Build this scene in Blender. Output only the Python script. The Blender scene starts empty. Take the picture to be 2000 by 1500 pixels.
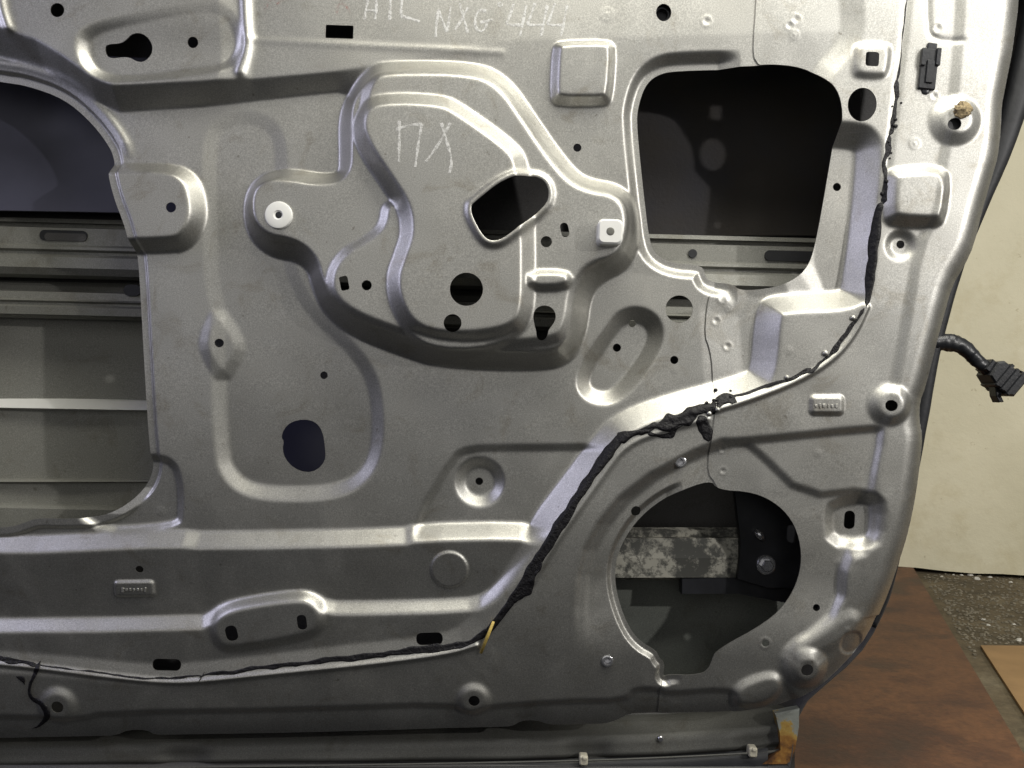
import bpy, math, random
import numpy as np

random.seed(7)
rng = np.random.default_rng(7)
scene = bpy.context.scene
U = 0.00045            # metres per design unit (one unit = one photo pixel at the panel plane)
D = 1778.0             # camera distance from the panel plane, in units
FLOOR_Z = -0.372

# ------------------------------------------------------------------ camera, world, lamps, exposure
cam_d = bpy.data.cameras.new('camera'); cam = bpy.data.objects.new('camera', cam_d)
scene.collection.objects.link(cam)
cam.location = (0, -D * U, 0); cam.rotation_euler = (math.radians(90), 0, 0)
cam_d.sensor_width = 36.0; cam_d.lens = 36.0 * D / 2000.0
cam_d.clip_start = 0.02; cam_d.clip_end = 60
scene.camera = cam

world = bpy.data.worlds.new('World'); scene.world = world; world.use_nodes = True
bgn = world.node_tree.nodes['Background']
bgn.inputs[0].default_value = (0.60, 0.64, 0.72, 1); bgn.inputs[1].default_value = 0.02

def area_lamp(name, loc, target, size, size_y, watts, col):
    l = bpy.data.lights.new(name, 'AREA'); l.shape = 'RECTANGLE'; l.size = size; l.size_y = size_y
    l.energy = watts; l.color = col
    o = bpy.data.objects.new(name, l); scene.collection.objects.link(o)
    o.location = loc
    d = [t - s for t, s in zip(target, loc)]
    import mathutils
    o.rotation_euler = mathutils.Vector(d).to_track_quat('-Z', 'Y').to_euler()
    return o
area_lamp('work_lamp', (1.42, -1.10, 0.42), (0.1, 0, 0.0), 0.035, 0.035, 11, (1.0, 0.97, 0.93))
area_lamp('ceiling_lamp', (0.35, -0.42, 1.0), (0.25, 0.0, 0.0), 1.1, 0.32, 14, (1.0, 0.97, 0.86))
area_lamp('front_lamp', (0.98, -0.80, 0.98), (0.3, 0, 0.1), 0.35, 0.2, 7, (1.0, 0.98, 0.93))
area_lamp('added_fill_light', (-0.3, -2.3, 0.65), (-0.1, 0, 0.1), 2.4, 1.7, 7.6, (1.0, 0.98, 0.945))  # unseen broad fill added behind the camera to even the panel's brightness
area_lamp('side_window_lamp', (-1.4, -0.42, 0.6), (0.1, 0, 0), 0.35, 0.9, 6.0, (0.74, 0.74, 1.0))

vs = scene.view_settings
vs.view_transform = 'Standard'; vs.look = 'None'; vs.gamma = 1.0; vs.exposure = 0.0
vs.use_curve_mapping = False

# ------------------------------------------------------------------ materials
def nodes(name):
    m = bpy.data.materials.new(name); m.use_nodes = True
    nt = m.node_tree
    return m, nt, nt.nodes['Principled BSDF']
def N(nt, t, **kw):
    n = nt.nodes.new(t)
    for k, v in kw.items():
        if k in n.inputs.keys(): n.inputs[k].default_value = v
        else: setattr(n, k, v)
    return n
def ramp(nt, fac, stops):
    r = nt.nodes.new('ShaderNodeValToRGB')
    while len(r.color_ramp.elements) < len(stops): r.color_ramp.elements.new(0.5)
    for e, (p, c) in zip(r.color_ramp.elements, stops):
        e.position = p; e.color = (*c, 1) if len(c) == 3 else c
    nt.links.new(fac, r.inputs[0]); return r
def coords(nt):
    return nt.nodes.new('ShaderNodeTexCoord').outputs['Object']
def noise(nt, co, scale, detail=3, rough=0.55):
    n = nt.nodes.new('ShaderNodeTexNoise'); n.inputs['Scale'].default_value = scale
    n.inputs['Detail'].default_value = detail; n.inputs['Roughness'].default_value = rough
    nt.links.new(co, n.inputs['Vector']); return n
def mixrgb(nt, fac, a, b, mode='MIX'):
    m = nt.nodes.new('ShaderNodeMix'); m.data_type = 'RGBA'; m.blend_type = mode
    for sock, v in ((m.inputs[0], fac), (m.inputs[6], a), (m.inputs[7], b)):
        if isinstance(v, (int, float)): sock.default_value = v
        elif isinstance(v, tuple): sock.default_value = (*v, 1)
        else: nt.links.new(v, sock)
    return m.outputs[2]
def bump(nt, height, strength, dist, normal_in):
    b = nt.nodes.new('ShaderNodeBump'); b.inputs['Strength'].default_value = strength
    b.inputs['Distance'].default_value = dist
    nt.links.new(height, b.inputs['Height']); nt.links.new(b.outputs[0], normal_in); return b

def silver_paint(name, base=(0.45, 0.446, 0.422), metallic=0.94, rough=0.44, dirt=1.0):
    m, nt, p = nodes(name); co = coords(nt)
    flake = noise(nt, co, 1100, 1.5, 0.6)
    r = ramp(nt, flake.outputs[0], [(0.30, tuple(c * 0.80 for c in base)), (0.50, base), (0.70, tuple(min(1, c * 1.28) for c in base))])
    blot = noise(nt, co, 9, 4, 0.6)
    rb = ramp(nt, blot.outputs[0], [(0.35, (0.955, 0.945, 0.925)), (0.65, (1.02, 1.02, 1.02))])
    c = mixrgb(nt, 0.8 * dirt, r.outputs[0], rb.outputs[0], 'MULTIPLY')
    # scattered grime specks
    sp = noise(nt, co, 160, 2, 0.5)
    rs = ramp(nt, sp.outputs[0], [(0.735, (1, 1, 1)), (0.78, (0.55, 0.53, 0.49))])
    c = mixrgb(nt, 0.7 * dirt, c, rs.outputs[0], 'MULTIPLY')
    gm = noise(nt, co, 24, 8, 0.68); gm.inputs['Distortion'].default_value = 1.2
    rg = ramp(nt, gm.outputs[0], [(0.56, (1, 1, 1)), (0.68, (0.80, 0.77, 0.72))])
    c = mixrgb(nt, 0.75 * dirt, c, rg.outputs[0], 'MULTIPLY')
    # fine handling scratches in two directions
    for rot_, thr in ((0.5, 0.70), (-0.9, 0.72)):
        mp = nt.nodes.new('ShaderNodeMapping'); mp.inputs['Rotation'].default_value = (0, rot_, 0); mp.inputs['Scale'].default_value = (14, 14, 420)
        nt.links.new(co, mp.inputs['Vector']); sn = noise(nt, mp.outputs[0], 1.0, 3, 0.6)
        rs2 = ramp(nt, sn.outputs[0], [(thr, (0, 0, 0)), (thr + 0.05, (0.35,) * 3)])
        c = mixrgb(nt, rs2.outputs[0], c, tuple(min(1, 1.45 * q) for q in base))
    nt.links.new(c, p.inputs['Base Color'])
    p.inputs['Metallic'].default_value = metallic
    rn = noise(nt, co, 35, 4, 0.65)
    mr = N(nt, 'ShaderNodeMapRange'); mr.inputs[3].default_value = rough - 0.012; mr.inputs[4].default_value = rough + 0.022
    mr.inputs[1].default_value = 0.3; mr.inputs[2].default_value = 0.7
    nt.links.new(rn.outputs[0], mr.inputs[0])
    sm = noise(nt, co, 13, 6, 0.62); sm.inputs['Distortion'].default_value = 0.8
    rsm = ramp(nt, sm.outputs[0], [(0.50, (0, 0, 0)), (0.66, (0.055,) * 3)])
    ads = nt.nodes.new('ShaderNodeMath'); ads.operation = 'ADD'; nt.links.new(mr.outputs[0], ads.inputs[0]); nt.links.new(rsm.outputs[0], ads.inputs[1])
    nt.links.new(ads.outputs[0], p.inputs['Roughness'])
    bn = noise(nt, co, 700, 2, 0.5)
    bump(nt, bn.outputs[0], 0.09, 0.0004, p.inputs['Normal'])
    return m
M = {}
M['panel'] = silver_paint('silver_panel_paint')
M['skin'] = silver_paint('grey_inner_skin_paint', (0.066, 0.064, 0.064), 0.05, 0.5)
M['lit_skin'] = silver_paint('olive_lit_skin', (0.27, 0.27, 0.245), 0.15, 0.5)  # paler copy of the skin colour with brighter light put into it
M['hem'] = silver_paint('dull_hem_paint', (0.095, 0.095, 0.088), 0.4, 0.6)
M['beam'] = silver_paint('grey_beam_paint', (0.23, 0.23, 0.21), 0.4, 0.45)

def plain(name, col, rough=0.5, metallic=0.0, bscale=None, bdist=0.0005, var=0.25, vscale=60):
    m, nt, p = nodes(name); co = coords(nt)
    n = noise(nt, co, vscale, 4, 0.6)
    r = ramp(nt, n.outputs[0], [(0.3, tuple(c * (1 - var) for c in col)), (0.7, tuple(min(1, c * (1 + var)) for c in col))])
    nt.links.new(r.outputs[0], p.inputs['Base Color'])
    p.inputs['Roughness'].default_value = rough; p.inputs['Metallic'].default_value = metallic
    if bscale:
        b = noise(nt, co, bscale, 4, 0.6); bump(nt, b.outputs[0], 0.6, bdist, p.inputs['Normal'])
    return m
M['mastic'] = plain('black_butyl', (0.007, 0.0065, 0.008), 0.45, 0, 330, 0.0022, 0.3)
M['mastic'].node_tree.nodes['Principled BSDF'].inputs['Specular IOR Level'].default_value = 0.3
M['rubber'] = plain('black_rubber', (0.014, 0.015, 0.018), 0.55, 0, 200, 0.0004)
M['plastic'] = plain('black_plastic', (0.016, 0.017, 0.02), 0.36, 0, 300, 0.0003)
M['bracket'] = plain('dark_bracket', (0.02, 0.021, 0.025), 0.4, 0.2)
M['white'] = plain('white_nylon', (0.80, 0.80, 0.77), 0.42, 0, None, 0, 0.04)
M['cream'] = plain('cream_nylon', (0.52, 0.49, 0.39), 0.5, 0, None, 0, 0.12)
M['steel'] = plain('bolt_steel', (0.62, 0.62, 0.64), 0.26, 0.9, None, 0, 0.1)
M['foam'] = plain('tan_sponge', (0.30, 0.235, 0.135), 0.95, 0, 420, 0.002, 0.55, 420)
M['straw'] = plain('yellow_tape', (0.52, 0.38, 0.10), 0.5, 0, None, 0, 0.3, 300)
M['glass'] = plain('tinted_glass', (0.075, 0.076, 0.115), 0.4, 0, None, 0, 0.2, 8)
M['rust'] = plain('rust_edge', (0.20, 0.085, 0.02), 0.85, 0, 300, 0.0015, 0.6, 120)
M['stone'] = plain('rubble_chip', (0.21, 0.185, 0.135), 0.9, 0, 300, 0.001, 0.3)
M['flake'] = plain('plaster_chip', (0.66, 0.64, 0.58), 0.85, 0, 300, 0.0008, 0.1)

def chalk_mat():
    m, nt, p = nodes('chalk_marker'); co = coords(nt)
    p.inputs['Base Color'].default_value = (0.74, 0.74, 0.72, 1); p.inputs['Roughness'].default_value = 0.8
    n = noise(nt, co, 420, 3, 0.7)
    r = ramp(nt, n.outputs[0], [(0.32, (0.08,) * 3), (0.56, (0.85,) * 3)])
    nt.links.new(r.outputs[0], p.inputs['Alpha'])
    return m
M['chalk'] = chalk_mat()
def chalk_red():
    m, nt, p = nodes('red_chalk_smear'); co = coords(nt)
    p.inputs['Base Color'].default_value = (0.50, 0.27, 0.24, 1); p.inputs['Roughness'].default_value = 0.85
    n = noise(nt, co, 330, 3, 0.7)
    r = ramp(nt, n.outputs[0], [(0.45, (0.0,) * 3), (0.7, (0.5,) * 3)])
    nt.links.new(r.outputs[0], p.inputs['Alpha']); return m
M['chalk_red'] = chalk_red()

def scuffed():
    m, nt, p = nodes('scuffed_beam_paint'); co = coords(nt)
    n = noise(nt, co, 110, 7, 0.72)
    n2 = noise(nt, co, 16, 3, 0.5)
    a = nt.nodes.new('ShaderNodeMath'); a.operation = 'ADD'
    nt.links.new(n.outputs[0], a.inputs[0]); nt.links.new(n2.outputs[0], a.inputs[1])
    r = ramp(nt, a.outputs[0], [(0.98, (0, 0, 0)), (1.0, (1, 1, 1))])
    r.color_ramp.elements[0].position = 0.495
    mm = nt.nodes.new('ShaderNodeMath'); mm.operation = 'MULTIPLY'; mm.inputs[1].default_value = 0.5
    nt.links.new(a.outputs[0], mm.inputs[0])
    r = ramp(nt, mm.outputs[0], [(0.455, (0, 0, 0)), (0.50, (0.45,) * 3), (0.53, (1, 1, 1))])
    c = mixrgb(nt, r.outputs[0], (0.085, 0.085, 0.076), (0.46, 0.445, 0.38))
    nt.links.new(c, p.inputs['Base Color']); p.inputs['Roughness'].default_value = 0.6
    bump(nt, r.outputs[0], 0.5, 0.0006, p.inputs['Normal'])
    return m
M['scuff'] = scuffed()

def wall_mat():
    m, nt, p = nodes('cream_wall_paint'); co = coords(nt)
    n = noise(nt, co, 3.5, 5, 0.6)
    r = ramp(nt, n.outputs[0], [(0.3, (0.66, 0.615, 0.44)), (0.7, (0.80, 0.75, 0.56))])
    s = noise(nt, co, 55, 4, 0.7)
    rs = ramp(nt, s.outputs[0], [(0.66, (1, 1, 1)), (0.74, (0.55, 0.50, 0.40))])
    c = mixrgb(nt, 0.6, r.outputs[0], rs.outputs[0], 'MULTIPLY')
    st = noise(nt, co, 9, 6, 0.7)
    rt = ramp(nt, st.outputs[0], [(0.52, (1, 1, 1)), (0.72, (0.80, 0.76, 0.66))])
    c = mixrgb(nt, 0.7, c, rt.outputs[0], 'MULTIPLY')
    nt.links.new(c, p.inputs['Base Color']); p.inputs['Roughness'].default_value = 0.75
    b = noise(nt, co, 28, 8, 0.7); bump(nt, b.outputs[0], 0.35, 0.005, p.inputs['Normal'])
    return m
M['wall'] = wall_mat()
def board_mat():
    m, nt, p = nodes('brown_board_stain'); co = coords(nt)
    n = noise(nt, co, 5, 6, 0.62)
    r = ramp(nt, n.outputs[0], [(0.32, (0.035, 0.023, 0.018)), (0.44, (0.080, 0.034, 0.019)), (0.53, (0.150, 0.066, 0.030)), (0.60, (0.085, 0.040, 0.022)), (0.70, (0.060, 0.046, 0.030))])
    f = noise(nt, co, 170, 4, 0.7)
    rf = ramp(nt, f.outputs[0], [(0.3, (0.62, 0.6, 0.58)), (0.7, (1.3, 1.25, 1.2))])
    c = mixrgb(nt, 0.8, r.outputs[0], rf.outputs[0], 'MULTIPLY')
    nt.links.new(c, p.inputs['Base Color']); p.inputs['Roughness'].default_value = 0.6
    bump(nt, f.outputs[0], 0.4, 0.0012, p.inputs['Normal']); return m
M['board'] = board_mat()
def floor_mat():
    m, nt, p = nodes('dirty_floor'); co = coords(nt)
    n = noise(nt, co, 7, 6, 0.65)
    r = ramp(nt, n.outputs[0], [(0.3, (0.075, 0.062, 0.040)), (0.5, (0.15, 0.12, 0.075)), (0.7, (0.22, 0.19, 0.13))])
    f = noise(nt, co, 90, 5, 0.75)
    rf = ramp(nt, f.outputs[0], [(0.3, (0.6, 0.58, 0.55)), (0.62, (1.15, 1.12, 1.05)), (0.74, (1.6, 1.6, 1.5))])
    c = mixrgb(nt, 0.85, r.outputs[0], rf.outputs[0], 'MULTIPLY')
    nt.links.new(c, p.inputs['Base Color']); p.inputs['Roughness'].default_value = 0.9
    bump(nt, f.outputs[0], 0.8, 0.004, p.inputs['Normal']); return m
M['floor'] = floor_mat()
M['cardboard'] = plain('tan_cardboard', (0.34, 0.21, 0.095), 0.8, 0, 90, 0.0006, 0.12, 25)

# ------------------------------------------------------------------ object helpers
col = scene.collection
def link(name, me, mat, parent=None):
    o = bpy.data.objects.new(name, me); col.objects.link(o)
    if mat is not None: me.materials.append(mat)
    if parent is not None: o.parent = parent
    return o
def tag(o, label, cat=None, kind=None, group=None):
    o['label'] = label
    if cat: o['category'] = cat
    if kind: o['kind'] = kind
    if group: o['group'] = group
    return o
def W(x, y, h):
    """design units (photo axes, h towards the viewer) -> metres"""
    return ((x - 1000.0) * U, -h * U, (750.0 - y) * U)
def unp(pts, z):
    """pixel positions seen on a surface at height z -> design positions"""
    k = (D - z) / D
    return [(1000 + (x - 1000) * k, 750 + (y - 750) * k) for x, y in pts]
def pydata(name, verts, faces, mat, parent=None, smooth=False):
    me = bpy.data.meshes.new(name); me.from_pydata(verts, [], faces); me.update()
    if smooth:
        me.polygons.foreach_set('use_smooth', [True] * len(me.polygons))
    return link(name, me, mat, parent)
def chaikin(pts, it=2, closed=True):
    p = np.array(pts, float)
    for _ in range(it):
        if closed:
            q = np.roll(p, -1, 0)
            p = np.stack([0.75 * p + 0.25 * q, 0.25 * p + 0.75 * q], 1).reshape(-1, 2)
        else:
            q = p[1:]; a = p[:-1]
            mid = np.stack([0.75 * a + 0.25 * q, 0.25 * a + 0.75 * q], 1).reshape(-1, 2)
            p = np.vstack([p[:1], mid, p[-1:]])
    return p

# ------------------------------------------------------------------ the pressed panel as a height field
STEP = 2.0
GX0, GX1, GY0, GY1 = -140.0, 2030.0, -140.0, 1480.0
nx = int((GX1 - GX0) / STEP) + 1; ny = int((GY1 - GY0) / STEP) + 1
gx = (GX0 + STEP * np.arange(nx)).astype(np.float32); gy = (GY0 + STEP * np.arange(ny)).astype(np.float32)
X, Y = np.meshgrid(gx, gy)

def box_idx(p, m):
    i0 = max(0, int((p[:, 0].min() - m - GX0) / STEP)); i1 = min(nx, int((p[:, 0].max() + m - GX0) / STEP) + 2)
    j0 = max(0, int((p[:, 1].min() - m - GY0) / STEP)); j1 = min(ny, int((p[:, 1].max() + m - GY0) / STEP) + 2)
    return slice(j0, max(j0, j1)), slice(i0, max(i0, i1))
def sd_poly(p, xs, ys):
    """signed distance, positive inside"""
    d = np.full(xs.shape, 1e12, np.float32); ins = np.zeros(xs.shape, bool)
    n = len(p)
    for i in range(n):
        ax, ay = p[i]; bx, by = p[(i + 1) % n]
        ex, ey = bx - ax, by - ay
        L = ex * ex + ey * ey
        if L < 1e-9: continue
        wx = xs - np.float32(ax); wy = ys - np.float32(ay)
        t = np.clip((wx * np.float32(ex) + wy * np.float32(ey)) / np.float32(L), 0, 1)
        dx = wx - t * np.float32(ex); dy = wy - t * np.float32(ey)
        np.minimum(d, dx * dx + dy * dy, out=d)
        if by != ay:
            c = (ay > ys) != (by > ys)
            xi = np.float32(ex / ey) * (ys - np.float32(ay)) + np.float32(ax)
            ins ^= c & (xs < xi)
    d = np.sqrt(d)
    return np.where(ins, d, -d)
def dist_line(p, xs, ys):
    d = np.full(xs.shape, 1e12, np.float32)
    for i in range(len(p) - 1):
        ax, ay = p[i]; bx, by = p[i + 1]; ex, ey = bx - ax, by - ay
        L = ex * ex + ey * ey + 1e-9
        wx = xs - np.float32(ax); wy = ys - np.float32(ay)
        t = np.clip((wx * np.float32(ex) + wy * np.float32(ey)) / np.float32(L), 0, 1)
        np.minimum(d, (wx - t * np.float32(ex)) ** 2 + (wy - t * np.float32(ey)) ** 2, out=d)
    return np.sqrt(d)
def sstep(t):
    t = np.clip(t, 0, 1); return t * t * (3 - 2 * t)

def hold_corners(pts, d=30.0):
    """extra points near the ends of long edges, so that smoothing only rounds the corners"""
    out = []; n = len(pts)
    for i in range(n):
        a = np.array(pts[i], float); b = np.array(pts[(i + 1) % n], float); L = np.linalg.norm(b - a)
        out.append(tuple(a))
        if L > 3 * d: out += [tuple(a + (b - a) * d / L), tuple(b - (b - a) * d / L)]
    return out
def interp_line(pts, xs):
    a = np.array(pts, float); return np.interp(xs, a[:, 0], a[:, 1]).astype(np.float32)

# base: raised top band falling to the middle of the door; the fall is a sharp fold on the left, gentle on the right
ytop = interp_line([(-200, 40), (0, 62), (20, 68), (90, 92), (140, 122), (190, 158), (235, 178), (400, 172), (660, 150), (720, 140), (1000, 90), (2100, 60)], gx)
wtop = interp_line([(-200, 50), (0, 50), (120, 46), (250, 40), (400, 36), (660, 30), (720, 60), (1000, 420), (2100, 560)], gx)
htop = interp_line([(-200, 40), (440, 40), (500, 28), (2100, 28)], gx)
H = htop[None, :] * (1 - np.clip((Y - ytop[None, :]) / wtop[None, :], 0, 1))
H = H - 0.00011 * np.clip(Y - 720, 0, None) ** 2
H = H + 0.00003 * np.clip(300 - Y, 0, None) ** 2 * 0
H = H.astype(np.float32)

def zf(z):
    return z - 19 if 34 <= z <= 75 else z
def paint(pts, v, w, mode='add', z=None, it=2, rel=None):
    """raise / sink ('add') or bring to a level ('set') the area inside a contour, with a wall w wide"""
    global H
    if z is None: z = v if (mode == 'set' and not callable(v)) else 0
    if mode == 'add': z = zf(z)
    p = chaikin(unp(pts, z), it)
    js, isl = box_idx(p, w)
    sd = sd_poly(p, X[js, isl], Y[js, isl])
    m = np.clip(sd / w + 0.5, 0, 1)
    if mode == 'add': H[js, isl] += (v(X[js, isl], Y[js, isl]) if callable(v) else v) * m
    else:
        lv = v(X[js, isl], Y[js, isl]) if callable(v) else v
        H[js, isl] = H[js, isl] * (1 - m) + lv * m
def disc(cx, cy, r, v, w, z=0, mode='add', ry=None):
    ry = ry or r
    pts = [(cx + r * math.cos(a), cy + ry * math.sin(a)) for a in np.linspace(0, 2 * math.pi, 29)[:-1]]
    paint(pts, v, w, mode, z, 0)
def rrect(cx, cy, w, h, ang=0, r=None, n=4):
    r = min(w, h) * 0.25 if r is None else r
    pts = []
    for sx, sy, a0 in ((1, 1, 0), (-1, 1, 90), (-1, -1, 180), (1, -1, 270)):
        for k in range(n + 1):
            a = math.radians(a0 + 90 * k / n)
            pts.append((sx * (w / 2 - r) + r * math.cos(a), sy * (h / 2 - r) + r * math.sin(a)))
    c, s = math.cos(math.radians(ang)), math.sin(math.radians(ang))
    return [(cx + c * x - s * y, cy + s * x + c * y) for x, y in pts]
def ell(cx, cy, rx, ry=None, n=28, ang=0):
    ry = ry or rx; c, s = math.cos(math.radians(ang)), math.sin(math.radians(ang))
    return [(cx + c * rx * math.cos(a) - s * ry * math.sin(a), cy + s * rx * math.cos(a) + c * ry * math.sin(a)) for a in np.linspace(0, 2 * math.pi, n + 1)[:-1]]
def fold(pts, v, w, z=0, it=2):
    """a narrow ridge (v>0) or groove (v<0) along a line"""
    global H
    p = chaikin(unp(pts, zf(z)), it, closed=False)
    js, isl = box_idx(p, w * 3)
    d = dist_line(p, X[js, isl], Y[js, isl])
    H[js, isl] += v * np.exp(-(d / w) ** 2)
def blur(sig):
    global H
    r = int(3 * sig / STEP + 1); k = np.exp(-0.5 * (np.arange(-r, r + 1) * STEP / sig) ** 2); k /= k.sum()
    P = np.pad(H, ((r, r), (0, 0)), 'edge'); A = np.zeros_like(H)
    for i, c in enumerate(k): A += np.float32(c) * P[i:i + ny]
    P = np.pad(A, ((0, 0), (r, r)), 'edge'); B = np.zeros_like(H)
    for i, c in enumerate(k): B += np.float32(c) * P[:, i:i + nx]
    H = B

# ---- upper left
paint([(168, 62), (255, 38), (400, 14), (445, 22), (466, 60), (468, 95), (448, 128), (395, 140), (235, 158), (185, 146), (160, 105)], lambda x, y: -4 - 11 * sstep((y - 30) / 90), 20, z=30)
fold([(478, -40), (480, 40), (486, 90), (470, 140)], 8, 9, z=33)
fold([(480, 77), (640, 86), (980, 102)], 1.6, 6, z=28)
fold([(8, -60), (14, 20), (28, 62)], 7, 8, z=40)
# ---- square bump under the writing
paint([(1094, 88), (1186, 86), (1196, 96), (1190, 190), (1180, 198), (1090, 198), (1082, 188), (1086, 96)], 21, 15, z=30, it=1)
# ---- big shallow recess, lower left of the middle
paint([(440, 238), (480, 226), (525, 240), (548, 275), (550, 345), (560, 480), (572, 545), (610, 610), (680, 672), (725, 730), (738, 800), (735, 880),
       (712, 930), (660, 962), (560, 968), (480, 960), (440, 925), (430, 880), (426, 720), (428, 600), (412, 560), (408, 400), (408, 290), (418, 254)], lambda x, y: -4 - 10 * sstep((y - 560) / 380), 27, z=0)
paint([(428, 600), (468, 662), (470, 690), (437, 745), (404, 690), (400, 660)], 6, 22, z=-8, it=1)
# ---- bracket pad beside the window-regulator opening
paint([(150, 328), (330, 326), (372, 346), (386, 386), (388, 430), (366, 470), (335, 480), (150, 480)], 32, 24, z=16)
# ---- corner beside the big opening, low
paint([(150, 893), (303, 893), (338, 903), (350, 940), (350, 1000), (344, 1030), (150, 1040)], -12, 11, z=-5)
# ---- recess round the dished boss
paint([(812, 1020), (886, 892), (915, 876), (1000, 874), (1400, 872), (1400, 1100), (812, 1100)], -7, 12, z=-8, it=1)
# ---- slanting capsule recess
paint([(1248, 612), (1277, 628), (1284, 660), (1262, 705), (1220, 760), (1190, 780), (1155, 775), (1136, 752), (1146, 715), (1190, 650), (1215, 618)], -25, 28, z=-5)
# ---- lower bands
L1 = lambda x, y: 14 - 0.19 * (y - 1065)
paint([(-400, 1060), (60, 1064), (110, 1062), (345, 1051), (400, 1057), (785, 1049), (815, 1040), (1010, 1036), (1044, 1046), (1300, 1046), (1300, 1700), (-400, 1700)], L1, 30, 'set', z=2, it=1)
L2 = lambda x, y: 7 - 0.13 * (y - 1215)
paint([(-400, 1226), (390, 1219), (412, 1206), (436, 1188), (480, 1178), (585, 1163), (612, 1168), (640, 1186), (700, 1187), (905, 1182), (950, 1172), (1000, 1125), (1080, 1045), (1300, 1000), (1300, 1700), (-400, 1700)], L2, 24, 'set', z=0, it=1)
paint([(412, 1232), (424, 1200), (470, 1180), (585, 1163), (615, 1172), (632, 1200), (626, 1228), (600, 1244), (450, 1272), (424, 1262)], lambda x, y: 15 - 0.11 * (y - 1215), 16, 'set', z=12)
# ---- window motor mount: three tiers
paint([(672, 228), (684, 185), (722, 142), (760, 130), (930, 132), (985, 160), (1030, 225), (1075, 290), (1120, 345), (1160, 362), (1205, 368), (1236, 398), (1240, 450),
       (1226, 505), (1170, 530), (1140, 570), (1132, 640), (1112, 690), (1060, 706), (860, 700), (790, 678), (690, 640), (640, 600), (618, 555), (608, 512), (575, 486),
       (520, 478), (484, 440), (482, 375), (512, 342), (560, 338), (630, 350), (672, 340), (674, 290)], 64, 33, 'set', z=42)
paint([(752, 396), (748, 440), (715, 468), (672, 490), (646, 525), (642, 570), (680, 612), (790, 655), (870, 674), (1080, 672), (1108, 640), (1118, 560), (1150, 520), (1208, 508), (1228, 450),
       (1224, 402), (1198, 376), (1152, 370), (1112, 352), (1068, 298), (1024, 232), (980, 168), (926, 140), (762, 138), (724, 150), (706, 215), (730, 300), (790, 400)], 78, 18, 'set', z=71)
paint([(698, 250), (706, 214), (738, 192), (860, 194), (900, 214), (1000, 286), (1018, 316), (1030, 400), (1032, 520), (1030, 610), (1008, 646), (940, 662), (850, 662), (800, 640),
       (772, 590), (766, 540), (780, 500), (796, 455), (790, 405), (760, 360), (712, 290)], 104, 28, 'set', z=91)
paint([(790, 640), (880, 662), (960, 664), (1015, 640), (985, 672), (930, 688), (860, 688), (815, 672)], 83, 12, 'set', z=80, it=1)
paint([(1034, 532), (1104, 532), (1114, 546), (1104, 562), (1034, 564)], 13, 12, z=78, it=1)
paint([(1560, 220), (1740, 220), (1730, 620), (1560, 620)], -15, 70, z=10, it=1)
paint([(1400, 540), (1560, 540), (1560, 780), (1420, 820)], -9, 80, z=0, it=1)
# ---- the raised outer frame: hinge side and under the seal line
FL = lambda x, y: 37 - 10 * np.clip((y - 600) / 500, 0, 1) - 0.00020 * np.clip(y - 980, 0, None) ** 2
paint([(1652, -300), (1655, 0), (1662, 62), (1642, 104), (1590, 160), (1600, 262), (1672, 266), (1690, 278), (1697, 300), (1676, 560), (1660, 588), (1520, 592), (1500, 606),
       (1492, 728), (1470, 748), (1300, 792), (1222, 822), (1184, 856), (1098, 972), (1062, 1020), (1046, 1060), (990, 1150), (955, 1192), (930, 1225), (880, 1262), (620, 1290), (450, 1312), (300, 1328), (80, 1302), (-400, 1270),
       (-400, 1800), (2400, 1800), (2400, -300)], FL, 42, 'set', z=18, it=2)
# steps on the frame
paint([(1395, 862), (1450, 862), (1700, 836), (1722, 840), (1700, 955), (1708, 1000), (1700, 1075), (1650, 1090), (1646, 1190), (1560, 1262), (1500, 1290), (1330, 1340), (1180, 1345), (1132, 1300),
       (1126, 1150), (1150, 1050), (1230, 950)], lambda x, y: -8 * (1 - sstep((y - 1120) / 160)), 13, z=46, it=1)
paint([(1450, 862), (1478, 880), (1570, 970), (1700, 956), (1712, 985), (1706, 1060), (1640, 1072), (1646, 1190), (1560, 1262), (1500, 1290), (1330, 1340), (1180, 1345), (1150, 1320),
       (1142, 1150), (1166, 1050), (1250, 950), (1380, 880)], lambda x, y: -6 * (1 - sstep((y - 1120) / 160)), 12, z=42, it=1)
paint([(1628, 985), (1700, 970), (1716, 985), (1712, 1050), (1690, 1062), (1625, 1060), (1620, 1010)], -15, 22, z=38, it=1)
paint([(1874, -100), (1874, 0), (1868, 100), (1858, 200), (1842, 300), (1818, 430), (1792, 480), (1766, 640), (1744, 770), (1722, 840), (1700, 958), (1676, 1050), (1654, 1110), (1646, 1195), (1600, 1236), (1548, 1266), (1530, 1300),
       (1545, 1350), (1600, 1420), (2200, 1420), (2200, -100)], 6.5, 13, z=56, it=1)
paint([(1648, 1196), (1600, 1236), (1548, 1264), (1560, 1290), (1620, 1270), (1680, 1220), (1670, 1196)], 5, 20, z=40)
fold([(1778, -60), (1772, 0), (1756, 140), (1738, 280), (1722, 396)], -3.5, 5, z=56)
fold([(1812, -40), (1814, 55), (1824, 76), (1878, 80)], -3, 4, z=60, it=1)
paint([(1748, 336), (1830, 330), (1846, 350), (1836, 428), (1820, 436), (1746, 432), (1734, 420), (1738, 345)], 21, 22, z=66, it=1)
paint([(1678, 88), (1732, 88), (1738, 100), (1732, 142), (1722, 150), (1676, 148), (1668, 138), (1672, 96)], 8, 12, z=60, it=1)
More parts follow.
